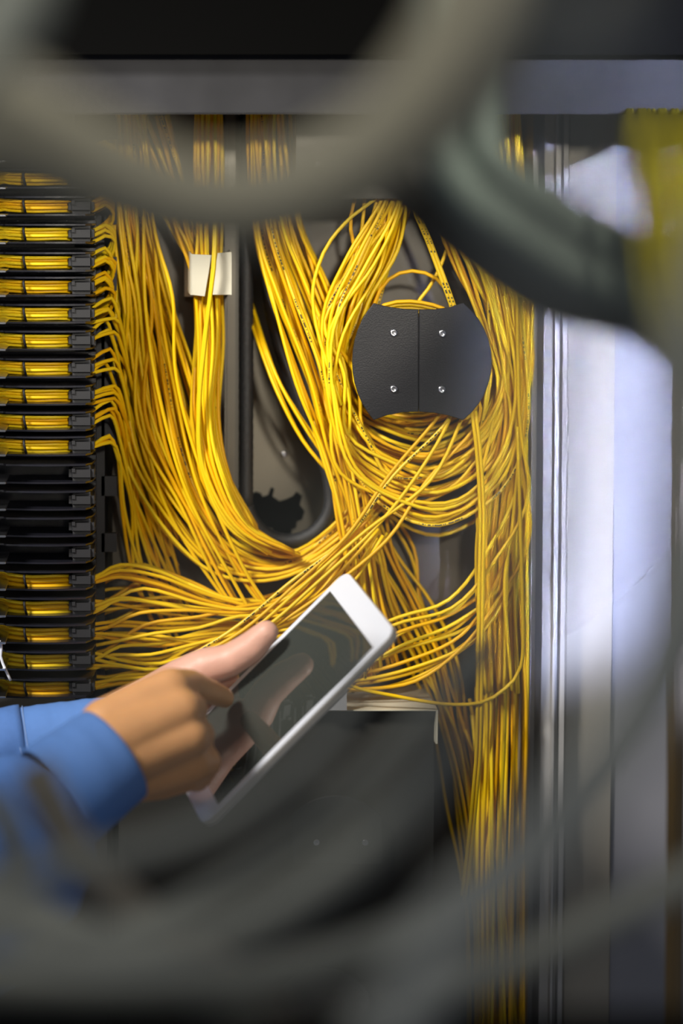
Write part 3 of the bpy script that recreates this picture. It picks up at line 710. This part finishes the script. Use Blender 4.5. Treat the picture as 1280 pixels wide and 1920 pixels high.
# ================================================================== FOREGROUND CABLES (close to the lens, far out of focus)
def fg(pts, Y, r, m, label, dY=None):
    n = len(pts); pp = [P(x, y, Y + (dY[i] if dY else 0)) for i, (x, y) in enumerate(pts)]
    o = link('thick_cable', tube(catmull(pp, .008), r / 1000, 16), M[m]); recentre(o)
    return tag(o, label, 'cable')
fg([(-320,20),(-60,160),(60,225),(180,300),(320,365),(450,380),(590,345),(720,260),(820,140),(890,0),(930,-200)], .66, 13.0, 'cab_olive', 'thick olive-grey blurred cable sagging across the top foreground')
fg([(-220,90),(0,170),(110,240),(220,330),(360,395),(520,385),(650,330),(770,240),(870,120),(960,-150)], .74, 10.5, 'cab_olive', 'second olive-grey blurred cable hanging just behind the sagging one')
fg([(-260,200),(-60,270),(80,315),(220,375),(380,415),(540,400),(680,345),(800,250),(890,120),(950,-150)], .80, 8.5, 'cab_olive', 'olive-grey blurred cable forming the lower edge of the sagging group')
fg([(-220,220),(-50,90),(15,10),(60,-120)], .60, 9.0, 'cab_pale', 'pale grey-green blurred cable in the top left corner')
for k in range(8):
    h = k * 19 - 66; v = (k * 37) % 5 * .012
    fg([(870 - h,-220),(850 - h*.9,60),(850 - h*.8,230 + h*.4),(890 - h*.3,340 + h*.8),(985,415 + h),(1080,468 + h),(1165,505 + h*.9),(1340,580 + h*.8)], 1.0 + v, 6.5, 'cab_teal', 'teal-grey blurred cable of the bundle crossing in front of the aluminium post')['group'] = 'teal-grey blurred bundle'
fg([(700,300),(800,400),(900,480),(1000,545),(1110,580),(1210,610),(1330,720)], 1.08, 9.5, 'cab_black', 'dark brown blurred cable below the teal-grey bundle')
fg([(1380,900),(1280,1190),(1170,1390),(1030,1560),(860,1700),(660,1790),(440,1840),(150,1850),(-200,1820)], .86, 7.5, 'cab_grey', 'thick grey blurred cable sweeping from the right edge to the bottom')
fg([(1100,-100),(1010,400),(985,750),(985,1000),(950,1200),(860,1380),(740,1525),(600,1640),(430,1735),(200,1775),(-60,1730),(-200,1660)], .70, 5.6, 'cab_grey', 'grey blurred cable curving across the lower middle', [-.40,-.38,-.36,-.30,-.16,-.04,0,0,0,0,0,0])
fg([(1380,1600),(1200,1690),(1020,1780),(800,1880),(540,1940),(240,1960),(-100,1950)], .85, 6.5, 'cab_grey', 'grey blurred cable lying lowest along the bottom edge')
fg([(60,1440),(140,1590),(230,1690),(330,1770),(450,1850),(600,1990)], .96, 8.5, 'cab_brown', 'brownish grey blurred cable slanting down from the sleeve')
fg([(-150,1590),(0,1675),(140,1752),(280,1822),(420,1880),(560,1990)], .90, 7.5, 'cab_grey', 'grey blurred cable rising to the lower left edge')
fg([(900,1200),(760,1370),(650,1480),(540,1570),(400,1660),(240,1740),(80,1800),(-150,1850)], .90, 3.6, 'cab_grey', 'thin grey blurred cable running beside the wide one below the tablet')
fg([(700,1230),(600,1400),(480,1500),(360,1560),(220,1600),(60,1640),(-150,1760)], .80, 4.2, 'cab_grey', 'thin grey blurred cable passing under the tablet')
fg([(-160,1440),(-20,1500),(30,1600),(0,1720),(-90,1820)], 1.0, 5.5, 'cab_grey', 'grey blurred cable loop over the right sleeve')
fg([(1390,400),(1300,640),(1275,850),(1262,1050),(1225,1230),(1140,1410),(1010,1580),(850,1740),(700,1990)], .56, 6.5, 'cab_daylit', 'grey blurred cable coming down the right edge')
fg([(200,1330),(420,1180),(600,1060),(780,990),(930,880),(1040,700),(1100,400),(1120,-200)], .27, 1.8, 'cab_grey', 'very thin grey cable almost touching the lens, a faint veil over the tablet')
# blurred yellow strands at the right edge
M['yellow_shaded'] = mat('shaded_yellow_jacket', (0.27, 0.235, 0.008), 0.8, spec=.1)  # the yellow jacket darkened to olive, shade put into its colour
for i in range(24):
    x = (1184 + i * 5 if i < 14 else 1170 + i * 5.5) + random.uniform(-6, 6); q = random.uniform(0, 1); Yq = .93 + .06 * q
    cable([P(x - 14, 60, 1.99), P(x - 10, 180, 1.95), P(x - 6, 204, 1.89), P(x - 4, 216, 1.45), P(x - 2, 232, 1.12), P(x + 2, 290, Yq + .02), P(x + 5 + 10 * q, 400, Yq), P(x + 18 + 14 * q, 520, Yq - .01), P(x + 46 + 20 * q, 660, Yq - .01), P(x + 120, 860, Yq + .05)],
          'blurred yellow cable hanging at the upper right edge', 'blurred yellow cables at the upper right edge', r=.0014, m=M['yellow_shaded'])
# ================================================================== THE DEEPEST CABLES
# past 300 cables in view: those that show least are kept together as one object
fibres = [o for o in COL.objects if o.name.startswith('fibre_cable')]
shown = {o.name: 0 for o in fibres}
dg = bpy.context.evaluated_depsgraph_get()
for gy in range(200, 1920, 6):
    for gx in range(0, 1280, 5):
        d = (P(gx, gy, 2.0) - CAM).normalized(); org = CAM.copy()
        for hop in range(8):
            ok, loc, nn, idx, ob, mw = sc.ray_cast(dg, org, d, distance=3.0)
            if not ok: break
            if ob.name.startswith('thick_cable'): org = loc + d * 0.002; continue
            if ob.name in shown: shown[ob.name] += 1
            break
pool = sorted([o for o in fibres if o.get('group')], key=lambda o: shown[o.name])
rest = pool[:max(0, len(fibres) - 299)]
bm = bmesh.new(); mats = []
for o in rest:
    m_ = o.data.materials[0]
    if m_ not in mats: mats.append(m_)
    n0 = len(bm.faces); o.data.transform(Matrix.Translation(o.location)); bm.from_mesh(o.data); bm.faces.ensure_lookup_table()
    for f in bm.faces[n0:]: f.material_index = mats.index(m_); f.smooth = True
me = bpy.data.meshes.new('deep_cables'); bm.to_mesh(me); bm.free()
for m_ in mats: me.materials.append(m_)
for o in rest: bpy.data.objects.remove(o)
deep = bpy.data.objects.new('cable_tangle', me); COL.objects.link(deep)
tag(deep, 'deepest yellow cables showing only in slivers between the nearer ones', 'cables', kind='stuff')
